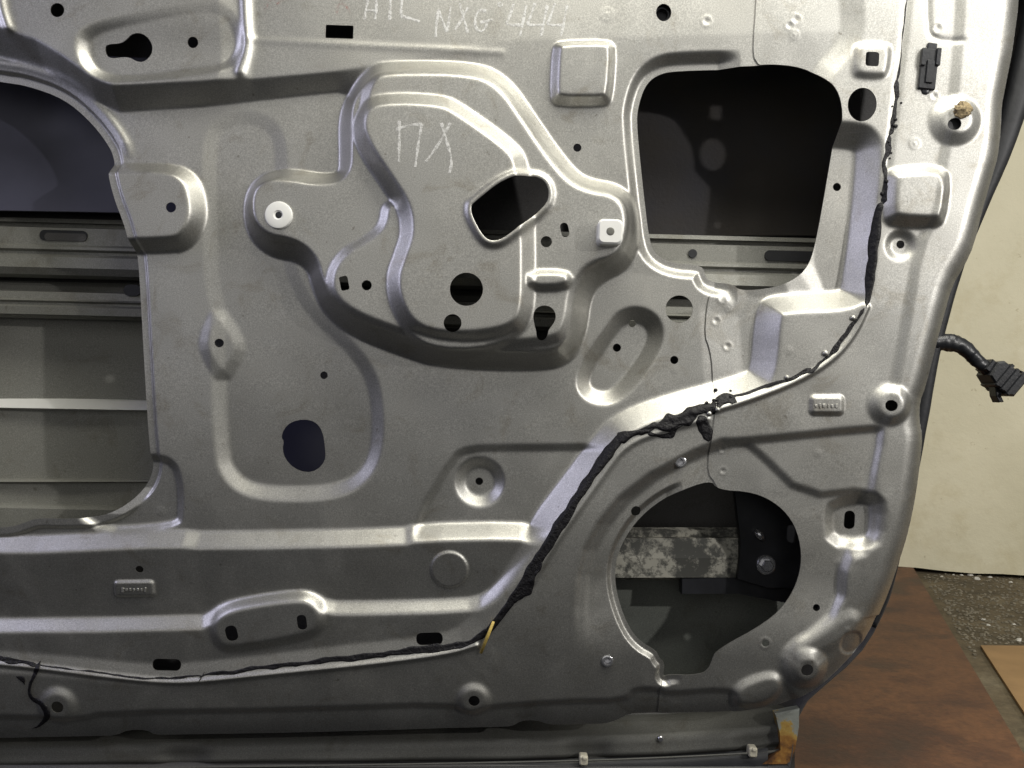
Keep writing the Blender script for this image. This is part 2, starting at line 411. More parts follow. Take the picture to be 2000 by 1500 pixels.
# bosses: x, y, radius, rise, wall, level
for bx, by, br, bv, bw, bz in ((1865, 236, 38, 13, 24, 62), (1757, 480, 24, -9, 14, 54), (1738, 790, 32, 12, 20, 60), (937, 942, 39, -17, 20, -12), (925, 1368, 29, 7, 14, 0),
                               (112, 1380, 33, 7, 16, 0), (1575, 1305, 32, 14, 24, 18)):
    disc(bx, by, br, bv, bw, bz)
paint([(1450, 1330), (1500, 1312), (1525, 1322), (1520, 1356), (1490, 1378), (1440, 1380), (1432, 1350)], 8, 16, z=0)
# lower seam of the frame
paint([(-400, 1400), (90, 1404), (150, 1410), (200, 1396), (600, 1388), (880, 1378), (910, 1396), (950, 1384), (1100, 1372), (1222, 1370), (1240, 1346), (1290, 1348), (1300, 1356), (1420, 1346), (1440, 1360),
       (1440, 1800), (-400, 1800)], -7, 11, z=-2, it=1)
blur(2.9)

# ---- outline, openings and edges
OUT = chaikin(hold_corners(unp([(2030, -160), (1988, -60), (1984, 20), (1972, 110), (1952, 210), (1950, 260), (1944, 310), (1915, 410), (1898, 480), (1880, 520), (1856, 560), (1840, 620), (1822, 690), (1806, 755),
       (1795, 785), (1794, 820), (1800, 852), (1797, 890), (1788, 965), (1774, 1040), (1758, 1098), (1738, 1162), (1714, 1222), (1688, 1262), (1648, 1304), (1600, 1346), (1566, 1368), (1520, 1386), (1440, 1400), (1400, 1402),
       (1235, 1406), (1210, 1420), (1185, 1428), (1075, 1430), (1050, 1421), (1020, 1421), (1000, 1434), (620, 1446), (285, 1452), (270, 1442), (235, 1441), (205, 1454), (-160, 1460), (-160, -160)], 12)), 1)
edge_sd = sd_poly(OUT, X, Y)
edge_roll = np.clip(1 - edge_sd / 46, 0, 1)
H -= (26 * edge_roll ** 2 * (X > 1500) * np.clip((1330 - Y) / 120 , 0, 1) + 8 * edge_roll ** 2 * (Y > 1200)).astype(np.float32)

holes = {}
BIG = [(-200, 128), (-60, 148), (0, 158), (50, 165), (120, 190), (170, 232), (205, 276), (220, 306), (222, 350), (236, 400), (252, 440), (262, 478), (268, 520), (273, 620), (280, 730), (288, 860), (292, 905), (286, 935),
       (262, 970), (225, 998), (185, 1012), (120, 1014), (70, 1012), (45, 1022), (20, 1030), (-200, 1040)]
UPR = [(1246, 240), (1248, 205), (1262, 162), (1285, 142), (1320, 134), (1470, 131), (1500, 127), (1560, 132), (1598, 150), (1630, 180), (1640, 225), (1634, 270), (1620, 360), (1602, 470), (1590, 512), (1565, 540),
       (1520, 560), (1450, 566), (1438, 552), (1392, 546), (1384, 532), (1380, 514), (1320, 510), (1288, 494), (1274, 470), (1262, 380)]
SPK = [(1388, 936), (1400, 956), (1470, 960), (1520, 985), (1553, 1025), (1567, 1080), (1562, 1130), (1540, 1175), (1500, 1215), (1400, 1270), (1392, 1290), (1386, 1308), (1370, 1320), (1310, 1322), (1298, 1330), (1302, 1300), (1290, 1290), (1286, 1276), (1250, 1256),
       (1225, 1220), (1205, 1160), (1202, 1110), (1214, 1065), (1250, 1010), (1310, 965)]
HEX = [(920, 405), (925, 398), (985, 350), (1040, 339), (1066, 350), (1074, 375), (1066, 400), (990, 464), (965, 474), (945, 466), (922, 424)]
big = chaikin(hold_corners(unp(BIG, 0), 40), 2); upr = chaikin(unp(UPR, 20), 2); spk = chaikin(unp(SPK, 14), 2); hexa = chaikin(unp(HEX, 98), 2)
sd_big = -sd_poly(big, X, Y); sd_upr = -sd_poly(upr, X, Y); sd_spk = -sd_poly(spk, X, Y)
# folded-back lips round the openings
m = np.clip(1 - (sd_big - 14) / 6.0, 0, 1); H -= (8 * m * np.clip((985 - Y) / 30, -0.7, 1)).astype(np.float32)
H += (4.5 * np.exp(-((sd_big - 34) / 9.0) ** 2) * (Y < 310) * np.clip((310 - Y) / 30, 0, 1)).astype(np.float32)
lip = np.clip((1440 - X) / 40, 0, 1)
m = sstep(1 - (sd_upr - 9) / 24.0); H -= (17 * m * lip).astype(np.float32)
lip = np.clip((1330 - X) / 30, 0, 1)
m = np.clip(1 - (sd_spk - 9) / 9.0, 0, 1); H -= (10 * m * lip).astype(np.float32)
js, isl = box_idx(hexa, 40); sdh = -sd_poly(hexa, X[js, isl], Y[js, isl])
H[js, isl] += (7 * np.exp(-((sdh - 3) / 8.0) ** 2)).astype(np.float32)

# thin raised discs, stamped pads, weld dents
disc(878, 1112, 36, 3.6, 5, 5); disc(1665, 1257, 24, -3, 6, 20)
paint(rrect(262, 1150, 76, 30, -1, 6), 4.5, 6, z=0, it=0); paint(rrect(1614, 791, 62, 34, 0, 7), 6, 9, z=54, it=0)
def dent(x, y, r, v, z):
    v = v * 0.42
    fold([(x, y), (x + 0.1, y)], v, r * 0.55, z, 0)
    p = np.array(unp([(x, y)], zf(z))); js, isl = box_idx(p, r * 3)
    rr = np.hypot(X[js, isl] - p[0, 0], Y[js, isl] - p[0, 1])
    H[js, isl] += (0.45 * abs(v) * np.exp(-((rr - r) / (0.35 * r)) ** 2)).astype(np.float32)
for q in ((1185, 28, 11, 1.5, 28), (1380, 42, 9, -2.5, 28), (1553, 40, 9, -2, 25), (1540, 52, 8, -2, 25), (1550, 70, 8, 2, 25), (1832, 54, 10, -2.5, 62), (1787, 280, 9, 2.5, 60), (1412, 582, 9, -2, 5), (1400, 626, 8, -2, 5),
          (1422, 676, 8, -2, 2), (1424, 600, 7, 1.5, 5), (1411, 878, 7, -1.6, 44), (1413, 920, 7, -1.6, 42), (1540, 684, 6, 1.3, 56), (1318, 722, 6, 1.2, 0), (1493, 1255, 9, -3, 8), (1826, 186, 8, -2, 62), (310, 1000, 7, 1.6, -10),
          (1652, 1228, 5, 2.0, 18), (1690, 1226, 5, 2.0, 18), (1597, 885, 6, 1.3, 44), (345, 487, 5, 1.5, 14), (248, 155, 4, 1.5, 38), (932, 104, 6, 1.2, 28), (1082, 390, 6, 1.2, 60), (1320, 1378, 5, 1.5, -4), (1355, 1378, 5, 1.5, -4), (890, 676, 6, 1.4, 92), (940, 676, 6, 1.4, 92)):
    dent(*q)
# seal-line ridge below the butyl bead
fold([(-80, 1290), (0, 1296), (75, 1304), (240, 1326), (330, 1334), (400, 1330), (520, 1316), (740, 1294), (880, 1274), (930, 1258)], 5, 5, z=4)
fold([(1040, 1136), (1090, 1052), (1180, 925), (1222, 868), (1300, 838), (1380, 818)], 3, 6, z=48)
fold([(1400, 800), (1460, 782), (1560, 744), (1630, 700), (1670, 650), (1692, 600)], 5, 5, z=56)
for q, (sx, sy, amp) in enumerate(((0.011, 0.006, 0.7), (0.004, 0.013, 0.8), (0.019, 0.015, 0.3), (0.027, -0.021, 0.18), (-0.033, 0.04, 0.10))):
    H += (amp * np.sin(sx * X + sy * Y + 1.7 * q)).astype(np.float32)

# small openings (position, level of the surface they are cut in)
small = []
def hole(pts, z, it=0):
    z = zf(z); small.append(chaikin(unp(pts, z), it) if it else np.array(unp(pts, z)))
hole(ell(122, 28, 13.5), 40)
hole([(204, 92), (209, 86), (236, 84), (248, 76), (256, 68), (270, 64), (285, 69), (295, 82), (297, 96), (290, 111), (277, 120), (264, 118), (252, 111), (240, 110), (216, 113), (206, 107)], 28, 1)
hole(ell(376, 82, 10.5), 28); hole(rrect(663, 62, 54, 26, 2, 1.5), 28); hole(ell(1296, 25, 15, 17), 28)
hole(ell(1128, 287, 8), 20); small.append(hexa)
hole(ell(911, 565, 32.5), 104); hole(ell(884, 631, 17.5), 104); hole(rrect(672, 553, 17, 28, -11, 4), 78); hole(ell(716, 557, 10), 78)
hole(ell(1067, 472, 11), 78); hole(rrect(1103, 449, 16, 28, -12, 7), 78)
hole([(1041, 614), (1047, 602), (1060, 596), (1074, 598), (1084, 608), (1086, 622), (1080, 634), (1072, 643), (1069, 656), (1063, 664), (1054, 665), (1048, 658), (1047, 645), (1043, 632)], 78, 1)
hole(ell(1328, 603, 27), 8); hole(ell(1205, 679, 8), -25); hole(ell(1235, 632, 7), -25); hole(ell(1317, 703, 8), 0)
hole(ell(634, 733, 7.5), -14); hole(ell(429, 670, 8.5), 0); hole(ell(334, 405, 10), 32)
hole([(551, 855), (556, 838), (570, 824), (595, 818), (618, 823), (632, 842), (637, 880), (636, 900), (620, 918), (598, 923), (574, 914), (558, 896), (553, 878), (556, 860)], -22, 1)
hole(ell(1640, 362, 8), 15); hole(ell(1683, 205, 28, 33, ang=8), 56); hole(rrect(1703, 116, 26, 28, 3, 5), 64)
hole(ell(1863, 243, 12), 72); hole(ell(1757, 478, 8), 46); hole(ell(1740, 792, 11), 66)
hole(ell(936, 940, 7.5), -30); hole(ell(926, 1369, 11), 2); hole(ell(112, 1381, 12), 2); hole(ell(1575, 1307, 12), 24)
hole(rrect(452, 1237, 24, 31, -12, 10), 13); hole(rrect(590, 1215, 19, 30, -6, 8), 15); hole(rrect(326, 1298, 56, 23, 1, 10), -4); hole(rrect(839, 1247, 52, 24, -2, 10), 3)
hole(ell(272, 1112, 8, 7), 5); hole(ell(1329, 902, 9), 40); hole(ell(1243, 999, 10), 38); hole(ell(1186, 1291, 8), 8); hole(ell(1595, 1187, 7), 12); hole(ell(1494, 1255, 7), 8)
hole(rrect(1658, 1015, 20, 36, 4, 9), 0)

KEEP = np.minimum(edge_sd, np.minimum(sd_big, np.minimum(sd_upr, sd_spk)))
for p in small:
    js, isl = box_idx(p, 14)
    KEEP[js, isl] = np.minimum(KEEP[js, isl], -sd_poly(p, X[js, isl], Y[js, isl]))

# the pressing is two sheets: the hinge-side sheet laps over the main one along this seam
SEAM = [(1478, -200), (1476, 0), (1470, 90), (1474, 122), (1500, 135), (1500, 300), (1470, 500), (1440, 562), (1405, 564), (1392, 572), (1386, 600), (1382, 655), (1392, 680), (1398, 720), (1398, 780), (1392, 830),
        (1386, 880), (1384, 925), (1400, 945), (1450, 1100), (1380, 1300), (1310, 1324), (1300, 1332), (1294, 1360), (1290, 1500), (1290, 1600), (2300, 1600), (2300, -200)]
seam_sd = sd_poly(chaikin(hold_corners(unp(SEAM, 25)), 1), X, Y)

def hsample(x, y):
    i = min(max((x - GX0) / STEP, 0), nx - 1.001); j = min(max((y - GY0) / STEP, 0), ny - 1.001)
    a, b = int(i), int(j); u, v = i - a, j - b
    lap = 2.6 if seam_sd[b, a] > 0 else 0.0
    return float((H[b, a] * (1 - u) + H[b, a + 1] * u) * (1 - v) + (H[b + 1, a] * (1 - u) + H[b + 1, a + 1] * u) * v) + lap
def on_panel(px, py, lift=0.0):
    """pixel -> design position on the panel surface"""
    z = 20.0
    for _ in range(6):
        (x, y), = unp([(px, py)], z); z = hsample(x, y) + lift
    return x, y, z

def sheet(name, keep, off, thick, mat, parent):
    """the height field trimmed to keep > 0, with a cut edge of its own thickness"""
    keep = np.where(np.abs(keep) < 0.02, 0.02, keep)
    ins = keep > 0
    cnt = ins[:-1, :-1].astype(np.int8) + ins[:-1, 1:] + ins[1:, :-1] + ins[1:, 1:]
    full = np.argwhere(cnt == 4); mixed = np.argwhere((cnt > 0) & (cnt < 4))
    used = np.zeros((ny, nx), bool)
    for dj in (0, 1):
        for di in (0, 1):
            used[full[:, 0] + dj, full[:, 1] + di] = True
    for j, i in mixed:
        used[j:j + 2, i:i + 2] |= ins[j:j + 2, i:i + 2]
    idx = np.full((ny, nx), -1, np.int64); uj, ui = np.nonzero(used); idx[uj, ui] = np.arange(len(uj))
    vx = X[uj, ui].astype(np.float64); vy = Y[uj, ui].astype(np.float64); vh = H[uj, ui].astype(np.float64) + off
    ev = {}; ex = []; ey = []; eh = []; base = len(uj)
    def cut(j0, i0, j1, i1):
        k = (j0, i0, j1, i1) if (j0, i0) < (j1, i1) else (j1, i1, j0, i0)
        if k in ev: return ev[k]
        a, b = keep[k[0], k[1]], keep[k[2], k[3]]; t = float(a / (a - b))
        ex.append(float(gx[k[1]] + (gx[k[3]] - gx[k[1]]) * t)); ey.append(float(gy[k[0]] + (gy[k[2]] - gy[k[0]]) * t))
        eh.append(float(H[k[0], k[1]] * (1 - t) + H[k[2], k[3]] * t) + off)
        ev[k] = base + len(ex) - 1; return ev[k]
    polys = []; rim = []
    for j, i in mixed:
        c = ((j, i), (j, i + 1), (j + 1, i + 1), (j + 1, i)); poly = []; seg = []
        for a in range(4):
            p, q = c[a], c[(a + 1) % 4]
            if ins[p]: poly.append(int(idx[p]))
            if ins[p] != ins[q]:
                e = cut(p[0], p[1], q[0], q[1]); poly.append(e); seg.append((e, ins[p]))
        if len(poly) >= 3: polys.append(poly)
        if len(seg) == 2:
            a, b = (seg[0][0], seg[1][0]) if seg[0][1] else (seg[1][0], seg[0][0])
            rim.append((a, b))
    vx = np.concatenate([vx, ex]); vy = np.concatenate([vy, ey]); vh = np.concatenate([vh, eh])
    nb = len(vx)
    rimv = sorted({v for s in rim for v in s}); pos = {v: k for k, v in enumerate(rimv)}; nr = len(rimv); rv = np.array(rimv, int)
    ax = np.concatenate([vx, vx[rv], vx[rv]]); ay = np.concatenate([vy, vy[rv], vy[rv]]); ah = np.concatenate([vh, vh[rv], vh[rv] - thick])
    co = np.empty((len(ax), 3), np.float32); co[:, 0] = (ax - 1000) * U; co[:, 1] = -ah * U; co[:, 2] = (750 - ay) * U
    q = np.stack([idx[full[:, 0], full[:, 1]], idx[full[:, 0] + 1, full[:, 1]], idx[full[:, 0] + 1, full[:, 1] + 1], idx[full[:, 0], full[:, 1] + 1]], 1)
    other = [p[::-1] for p in polys] + [[nb + pos[a], nb + pos[b], nb + nr + pos[b], nb + nr + pos[a]] for a, b in rim]
    loops = np.concatenate([q.ravel(), np.array([v for p in other for v in p], np.int64)]).astype(np.int32)
    sizes = np.concatenate([np.full(len(q), 4), [len(p) for p in other]]).astype(np.int32)
    starts = np.concatenate([[0], np.cumsum(sizes)[:-1]]).astype(np.int32)
    me = bpy.data.meshes.new(name)
    me.vertices.add(len(co)); me.vertices.foreach_set('co', co.ravel())
    me.loops.add(len(loops)); me.loops.foreach_set('vertex_index', loops)
    me.polygons.add(len(sizes)); me.polygons.foreach_set('loop_start', starts); me.polygons.foreach_set('loop_total', sizes)
    me.polygons.foreach_set('use_smooth', np.ones(len(sizes), bool))
    me.update(calc_edges=True)
    return link(name, me, mat, parent)

door = bpy.data.objects.new('car_door', None); col.objects.link(door); door.location = (0, 0, 0)
tag(door, 'bare silver car door with its trim removed, standing on the brown board', 'car door')
main_panel = sheet('inner_panel', np.minimum(KEEP, 12 - seam_sd), 0.0, 2.4, M['panel'], door)
hinge_panel = sheet('hinge_side_panel', np.minimum(KEEP, seam_sd), 2.6, 2.4, M['panel'], door)
hinge_panel['label'] = 'brighter overlapping sheet at the right with the speaker opening'

# ------------------------------------------------------------------ strips, beads, lathe helpers
def resample(p, step):
    p = np.array(p, float); d = np.hypot(*np.diff(p, axis=0).T[:2]) if p.shape[1] == 2 else np.linalg.norm(np.diff(p, axis=0), axis=1)
    s = np.concatenate([[0], np.cumsum(d)]); n = max(2, int(s[-1] / step)); t = np.linspace(0, s[-1], n)
    return np.stack([np.interp(t, s, p[:, k]) for k in range(p.shape[1])], 1)
def tube(name, pts, rad, mat, parent, seg=10, rough=0.0, flat=1.0, seed=0):
    """pts: design units (x, y, h); rad: number or array"""
    r = np.random.default_rng(seed); p = np.array(pts, float); n = len(p)
    rad = np.broadcast_to(np.array(rad, float), (n,))
    t = np.gradient(p, axis=0); t /= np.linalg.norm(t, axis=1)[:, None] + 1e-9
    up = np.array([0, 0, 1.0]); V = []; Fc = []
    jit = r.normal(0, 1, (n, seg))
    for _ in range(2): jit = 0.5 * jit + 0.25 * (np.roll(jit, 1, 0) + np.roll(jit, -1, 0))
    for i in range(n):
        s = np.cross(up, t[i])
        if np.linalg.norm(s) < 0.05: s = np.array([1.0, 0, 0])
        s /= np.linalg.norm(s); b = np.cross(t[i], s)
        for k in range(seg):
            a = 2 * math.pi * k / seg; rr = rad[i] * max(0.25, 1 + rough * jit[i, k])
            q = p[i] + s * rr * math.cos(a) + b * rr * math.sin(a) * flat
            V.append(W(*q))
    for i in range(n - 1):
        for k in range(seg):
            k2 = (k + 1) % seg
            Fc.append((i * seg + k, i * seg + k2, (i + 1) * seg + k2, (i + 1) * seg + k))
    Fc.append(tuple(range(seg))[::-1]); Fc.append(tuple((n - 1) * seg + k for k in range(seg)))
    return pydata(name, V, Fc, mat, parent, True)
def lathe(name, c, prof, mat, parent, seg=28, smooth=True, sq=None):
    """profile of (radius, height) about the axis through design point c=(x,y,h)"""
    V = []; Fc = []
    for r, h in prof:
        for k in range(seg):
            a = 2 * math.pi * k / seg; ca, sa = math.cos(a), math.sin(a)
            V.append(W(c[0] + r * ca, c[1] + r * sa, c[2] + h))
    for i in range(len(prof) - 1):
        for k in range(seg):
            k2 = (k + 1) % seg
            Fc.append((i * seg + k, i * seg + k2, (i + 1) * seg + k2, (i + 1) * seg + k))
    Fc.append(tuple((len(prof) - 1) * seg + k for k in range(seg)))
    o = pydata(name, V, Fc, mat, parent)
    if smooth:
        o.data.polygons.foreach_set('use_smooth', [True] * len(o.data.polygons)); o.data.set_sharp_from_angle(angle=math.radians(40))
    return o
def prism(name, pts, h0, h1, mat, parent, bev=1.5):
    """outline in design units from height h0 to h1 with a chamfered front edge"""
    p = np.array(pts, float); c = p.mean(0); n = len(p)
    # make orientation consistent
    ar = 0.5 * np.sum(p[:, 0] * np.roll(p[:, 1], -1) - np.roll(p[:, 0], -1) * p[:, 1])
    if ar > 0: p = p[::-1]
    inn = c + (p - c) * (1 - bev / max(1e-6, np.abs(p - c).max()))
    V = [W(x, y, h0) for x, y in p] + [W(x, y, h1 - bev) for x, y in p] + [W(x, y, h1) for x, y in inn]
    Fc = []
    for L in (0, 1):
        for k in range(n):
            k2 = (k + 1) % n; Fc.append((L * n + k, L * n + k2, (L + 1) * n + k2, (L + 1) * n + k))
    Fc.append(tuple(2 * n + k for k in range(n))); Fc.append(tuple(range(n))[::-1])
    return pydata(name, V, Fc, mat, parent)

# ------------------------------------------------------------------ black butyl bead
def bead(pts, r, rough=0.35, lift=0.0, seed=1, wob=2.0, mat=None, thick=None):
    """a smeared bead pressed flat on the panel: a strip with ragged sides and a lumpy back"""
    p = resample(chaikin(pts, 2, False), 2.2); n = len(p); g = np.random.default_rng(seed)
    rr = np.interp(np.linspace(0, 1, n), np.linspace(0, 1, len(r)), r) if hasattr(r, '__len__') else np.full(n, float(r))
    t = np.gradient(p, axis=0); t /= np.linalg.norm(t, axis=1)[:, None] + 1e-9
    nrm = np.stack([-t[:, 1], t[:, 0]], 1)
    def walk(k):
        w = g.normal(0, 1, n + 120)
        for _ in range(k): w = 0.5 * w + 0.25 * (np.roll(w, 1) + np.roll(w, -1))
        w = w[60:-60]; return w / (w.std() + 1e-6)
    K = 9
    wl = rr * np.clip(1 + rough * (0.6 * walk(50) + 0.22 * walk(9)), 0.15, 1.9); wr = rr * np.clip(1 + rough * (0.6 * walk(50) + 0.22 * walk(9)), 0.15, 1.9)
    c = p + nrm * (walk(60) * wob * 0.5)[:, None]
    T = 1.0 + (thick if thick is not None else 0.13) * rr
    lum = np.stack([walk(5) for _ in range(K)], 1); lum = 0.5 * lum + 0.25 * (np.roll(lum, 1, 1) + np.roll(lum, -1, 1))
    V = []; Fc = []
    for i in range(n):
        end = min(1.0, 0.15 + i / 4.0, 0.15 + (n - 1 - i) / 4.0)
        for k in range(K):
            u = -1 + 2 * k / (K - 1); off = u * (wl[i] if u < 0 else wr[i]) * end
            q = c[i] + nrm[i] * off
            hgt = lift * 0.4 + (T[i] * (1 - u ** 6) * (0.62 + 0.20 * lum[i, k]) * end if 0 < k < K - 1 else -0.6)
            x, y, z = on_panel(q[0], q[1], hgt); V.append(W(x, y, z))
    for i in range(n - 1):
        for k in range(K - 1):
            a_ = i * K + k; Fc.append((a_, a_ + K, a_ + K + 1, a_ + 1))
    me_o = pydata('sealant_bead', V, Fc, mat or M['mastic'], door, True)
    return me_o
bead([(-120, 1276), (-40, 1282), (20, 1287), (74, 1298)], [7, 7, 7, 5], 0.4, 1, 1)
bead([(72, 1298), (150, 1309), (240, 1320), (300, 1327), (396, 1320)], [2.2, 1.3, 1.8, 3, 2.5], 0.6, 1, 2, 0.8)
bead([(388, 1324), (402, 1318), (480, 1308), (560, 1298), (640, 1290), (700, 1283), (780, 1274), (860, 1268), (920, 1256), (958, 1226)], [2.5, 5, 3.5, 4.5, 4, 6, 7, 7, 6, 7], 0.42, 1, 3, 1.5)
bead([(950, 1236), (985, 1192), (1012, 1156), (1045, 1105), (1076, 1050), (1112, 998), (1152, 935), (1187, 885), (1216, 850)], [6, 8, 8, 10, 10, 10, 10, 10, 8], 0.2, 2, 4, 1.2)
bead([(1000, 1180), (1030, 1142), (1056, 1106), (1048, 1090)], [4, 8, 8, 2], 0.6, 2, 21, 1.6)
bead([(1205, 860), (1240, 842), (1280, 832), (1330, 818), (1375, 806), (1400, 798)], [8, 11, 16, 14, 14, 11], 0.6, 2, 5, 2.4, None, 0.24)
bead([(1262, 840), (1288, 852), (1312, 842), (1350, 826)], [3, 7, 7, 4], 0.8, 2, 6, 2.5)
bead([(1366, 812), (1378, 836), (1386, 862)], [13, 14, 12], 0.14, 2, 7, 0.5, None, 0.1)
bead([(1390, 808), (1404, 790), (1424, 779), (1440, 784)], [8, 7, 7, 3], 0.9, 2, 8, 3)
bead([(1420, 778), (1480, 760), (1540, 741), (1585, 720)], [3.2, 2.6, 2.8, 3.2], 0.7, 1.2, 9, 1.2)
bead([(1576, 728), (1608, 706), (1626, 690)], [4, 6, 4], 0.9, 1, 10, 2)
bead([(1620, 694), (1646, 668), (1668, 638), (1688, 602)], [3, 4.5, 3.5, 2.5], 0.9, 1.2, 11, 2)
bead([(1692, 598), (1697, 560), (1705, 490), (1713, 420), (1722, 394)], [4, 9, 10, 10, 7], 0.14, 2, 12, 0.6, None, 0.3)
bead([(1722, 398), (1730, 320), (1738, 262)], [6, 5, 4], 0.9, 1, 13, 2.0)
bead([(1738, 266), (1746, 205), (1754, 150)], [4, 4, 3], 0.95, 1, 18, 2.0)
bead([(1753, 160), (1764, 80), (1772, 0), (1778, -80)], [2.2, 1.4, 1.4, 1.4], 0.9, 0.6, 14, 1.2)
for k in range(26):                                            # crumbs of butyl left beside the bead
    s = random.random()
    if k < 14: px, py = 1724 + 30 * s + random.gauss(0, 5), 390 - 250 * s
    else: px, py = 1385 + 40 * s + random.gauss(0, 8), 800 - 25 * s + random.gauss(0, 8)
    c = on_panel(px, py, 0.5); r = random.uniform(1.5, 4.2)
    lathe('sealant_crumb', c, [(r * 1.2, -1), (r * random.uniform(0.9, 1.3), r * 0.4), (r * 0.5, r * 0.9)], M['mastic'], door, 7)
# loose threads of butyl pulled off at the left, and the yellow tag
bead([(78, 1290), (66, 1318), (54, 1345), (58, 1362), (78, 1374), (88, 1396), (84, 1414), (62, 1424)], [2, 3.5, 2.6, 2, 3, 5, 3.5, 1.5], 1.0, 2, 15, 2.5)
bead([(32, 1320), (42, 1328), (48, 1338)], [2.5, 5, 2], 0.9, 1, 16, 0.8)
bead([(400, 1312), (386, 1334)], [1.2, 1.2], 0.1, 2, 17, 0.2)
t0_ = np.array(on_panel(964, 1214, 9)); t1_ = np.array(on_panel(939, 1276, 5)); tg = [tuple(t0_), tuple(0.5 * (t0_ + t1_)), tuple(t1_)]
tube('tape_strip', tg, [2.8, 3.4, 3.0], M['straw'], door, 6, 0.1, 0.35)

# weld blobs near the seal line
for k, (px, py, r) in enumerate(((1666, 621, 6), (1612, 690, 6.5), (1537, 737, 5), (1385, 808, 6), (1402, 800, 5))):
    c = on_panel(px, py)
    lathe('weld_blob', c, [(r, -1), (r * 0.92, r * 0.35), (r * 0.6, r * 0.75), (r * 0.2, r * 0.9)], M['panel'], hinge_panel, 14)

# ------------------------------------------------------------------ fastenings on the panel
c = on_panel(545, 421)
cap = lathe('round_cap', c, [(26, -3), (26, 4), (24.5, 6.5), (21, 7.5), (9, 7.5), (8, 6.5), (6.5, 6)], M['white'], door, 40)
cap['label'] = 'round white plastic cap'
lathe('cap_hole', (c[0] + 1, c[1], c[2] + 6.1), [(6.4, 0), (6.0, 0.25), (3, 0.3)], M['plastic'], cap, 20)
c = on_panel(1180, 460)
cx, cy, cz = c
clip = prism('square_clip', rrect(cx + 8, cy - 2, 46, 46, 2, 10, 5), cz - 4, cz + 34, M['white'], door, 3.5)
clip['label'] = 'square white plastic clip'
prism('clip_base', rrect(cx + 2, cy + 2, 34, 36, 0, 8, 4), cz - 10, cz + 2, M['cream'], clip, 2)
lathe('clip_socket', (cx + 8, cy - 2, cz + 34.1), [(7.5, 0), (7.0, 0.35), (3, 0.4)], plain('socket_shade', (0.16, 0.16, 0.14), 0.7), clip, 18)
# black spring plug in the hinge-side sheet
c = on_panel(1812, 132)
x, y, z = c; a = 6
plug = prism('panel_plug', rrect(x, y + 4, 32, 78, a, 2, 2), z - 4, z + 6, M['plastic'], door, 2); plug['label'] = 'black plastic plug with side springs'
prism('plug_head', rrect(x + 7, y - 36, 18, 20, a, 2, 2), z - 2, z + 5, M['plastic'], plug, 1.5)
for dx in (-13, 15): prism('plug_wing', rrect(x + dx + 2, y - 18, 8, 34, a, 1.5, 2), z, z + 10, M['plastic'], plug, 1.5)
prism('plug_rib', rrect(x + 1, y + 10, 14, 44, a, 1.5, 2), z, z + 9, M['plastic'], plug, 1.5)
lathe('plug_tip', (x - 4, y + 44, z - 1), [(8, -3), (8, 2), (6, 3.5)], M['plastic'], plug, 14)
# bit of sponge stuck at the boss
c = on_panel(1879, 214)
V = []; g = np.random.default_rng(3); seg = 14
P3 = [(c[0] - 7, c[1] + 15, c[2] - 1), (c[0] - 2, c[1] + 6, c[2] + 1), (c[0] + 2, c[1] - 5, c[2] + 2), (c[0] + 3, c[1] - 15, c[2])]
tube('sponge_scrap', resample(np.array(P3), 2.0), 14 * np.sin(np.linspace(0.55, 2.7, len(resample(np.array(P3), 2.0)))), M['foam'], door, 22, 0.6, 0.4, 5)
c = on_panel(1863, 243)
lathe('hole_blocker', (c[0] + 2, c[1] - 3, c[2] - 16), [(22, -6), (22, 6), (14, 8), (5, 7)], M['rubber'], door, 20)  # cap added behind the boss hole to block a stray light spot
# threaded inserts beside the speaker opening
for px, py in ((1329, 902), (1186, 1291)):
    c = on_panel(px, py)
    lathe('threaded_insert', (c[0], c[1], c[2]), [(11.5, -1), (11.3, 2.4), (10, 3.2), (7.2, 3.0), (6.4, 0), (6.2, -14)], M['steel'], door, 22)
c = on_panel(1296, 24)
lathe('threaded_insert', (c[0] - 2, c[1] + 2, c[2] - 8), [(15, -2), (15, 1), (12, 1.5), (11, -12)], M['bracket'], door, 22)

# stamped part marks (too worn to read): short raised strokes on the two little pads
def marks(cx, cy, n, w, parent):
    for k in range(n):
        px = cx - w / 2 + w * k / (n - 1)
        c = on_panel(px, cy + random.uniform(-0.5, 0.5), 0.3)
        prism('stamped_mark', rrect(c[0], c[1], random.uniform(2.5, 6), random.uniform(5, 10), random.uniform(-8, 8), 1, 2), c[2] - 2, c[2] + 1.6, M['panel'], parent, 0.6)
marks(262, 1152, 7, 44, main_panel); marks(1614, 793, 6, 40, hinge_panel)

# ------------------------------------------------------------------ marker writing
def stroke(pts, w=4.5, mat='chalk', it=1, parent=None):
    p = resample(chaikin(pts, it, False), 2.5); n = len(p); V = []; Fc = []
    t = np.gradient(p, axis=0); t /= np.linalg.norm(t, axis=1)[:, None] + 1e-9
    for i in range(n):
        ww = w * (0.50 + 0.13 * math.sin(i * 0.37 + p[0, 0]) + 0.07 * math.sin(i * 1.3))
        nrm = np.array([-t[i, 1], t[i, 0]])
        for s in (-1, 0, 1):
            q = p[i] + nrm * ww * s; V.append(W(*on_panel(q[0], q[1], 0.55 if s == 0 else 0.35)))
    for i in range(n - 1):
        for k in (0, 1):
            a = 3 * i + k; Fc.append((a, a + 1, a + 4, a + 3))
    return V, Fc
def glyph(strokes, w=4.5, mat='chalk'):
    V = []; Fc = []
    for s in strokes:
        v, f = stroke(s, w); Fc += [tuple(k + len(V) for k in q) for q in f]; V += v
    return pydata('marker_letter', V, Fc, M[mat], main_panel, True)
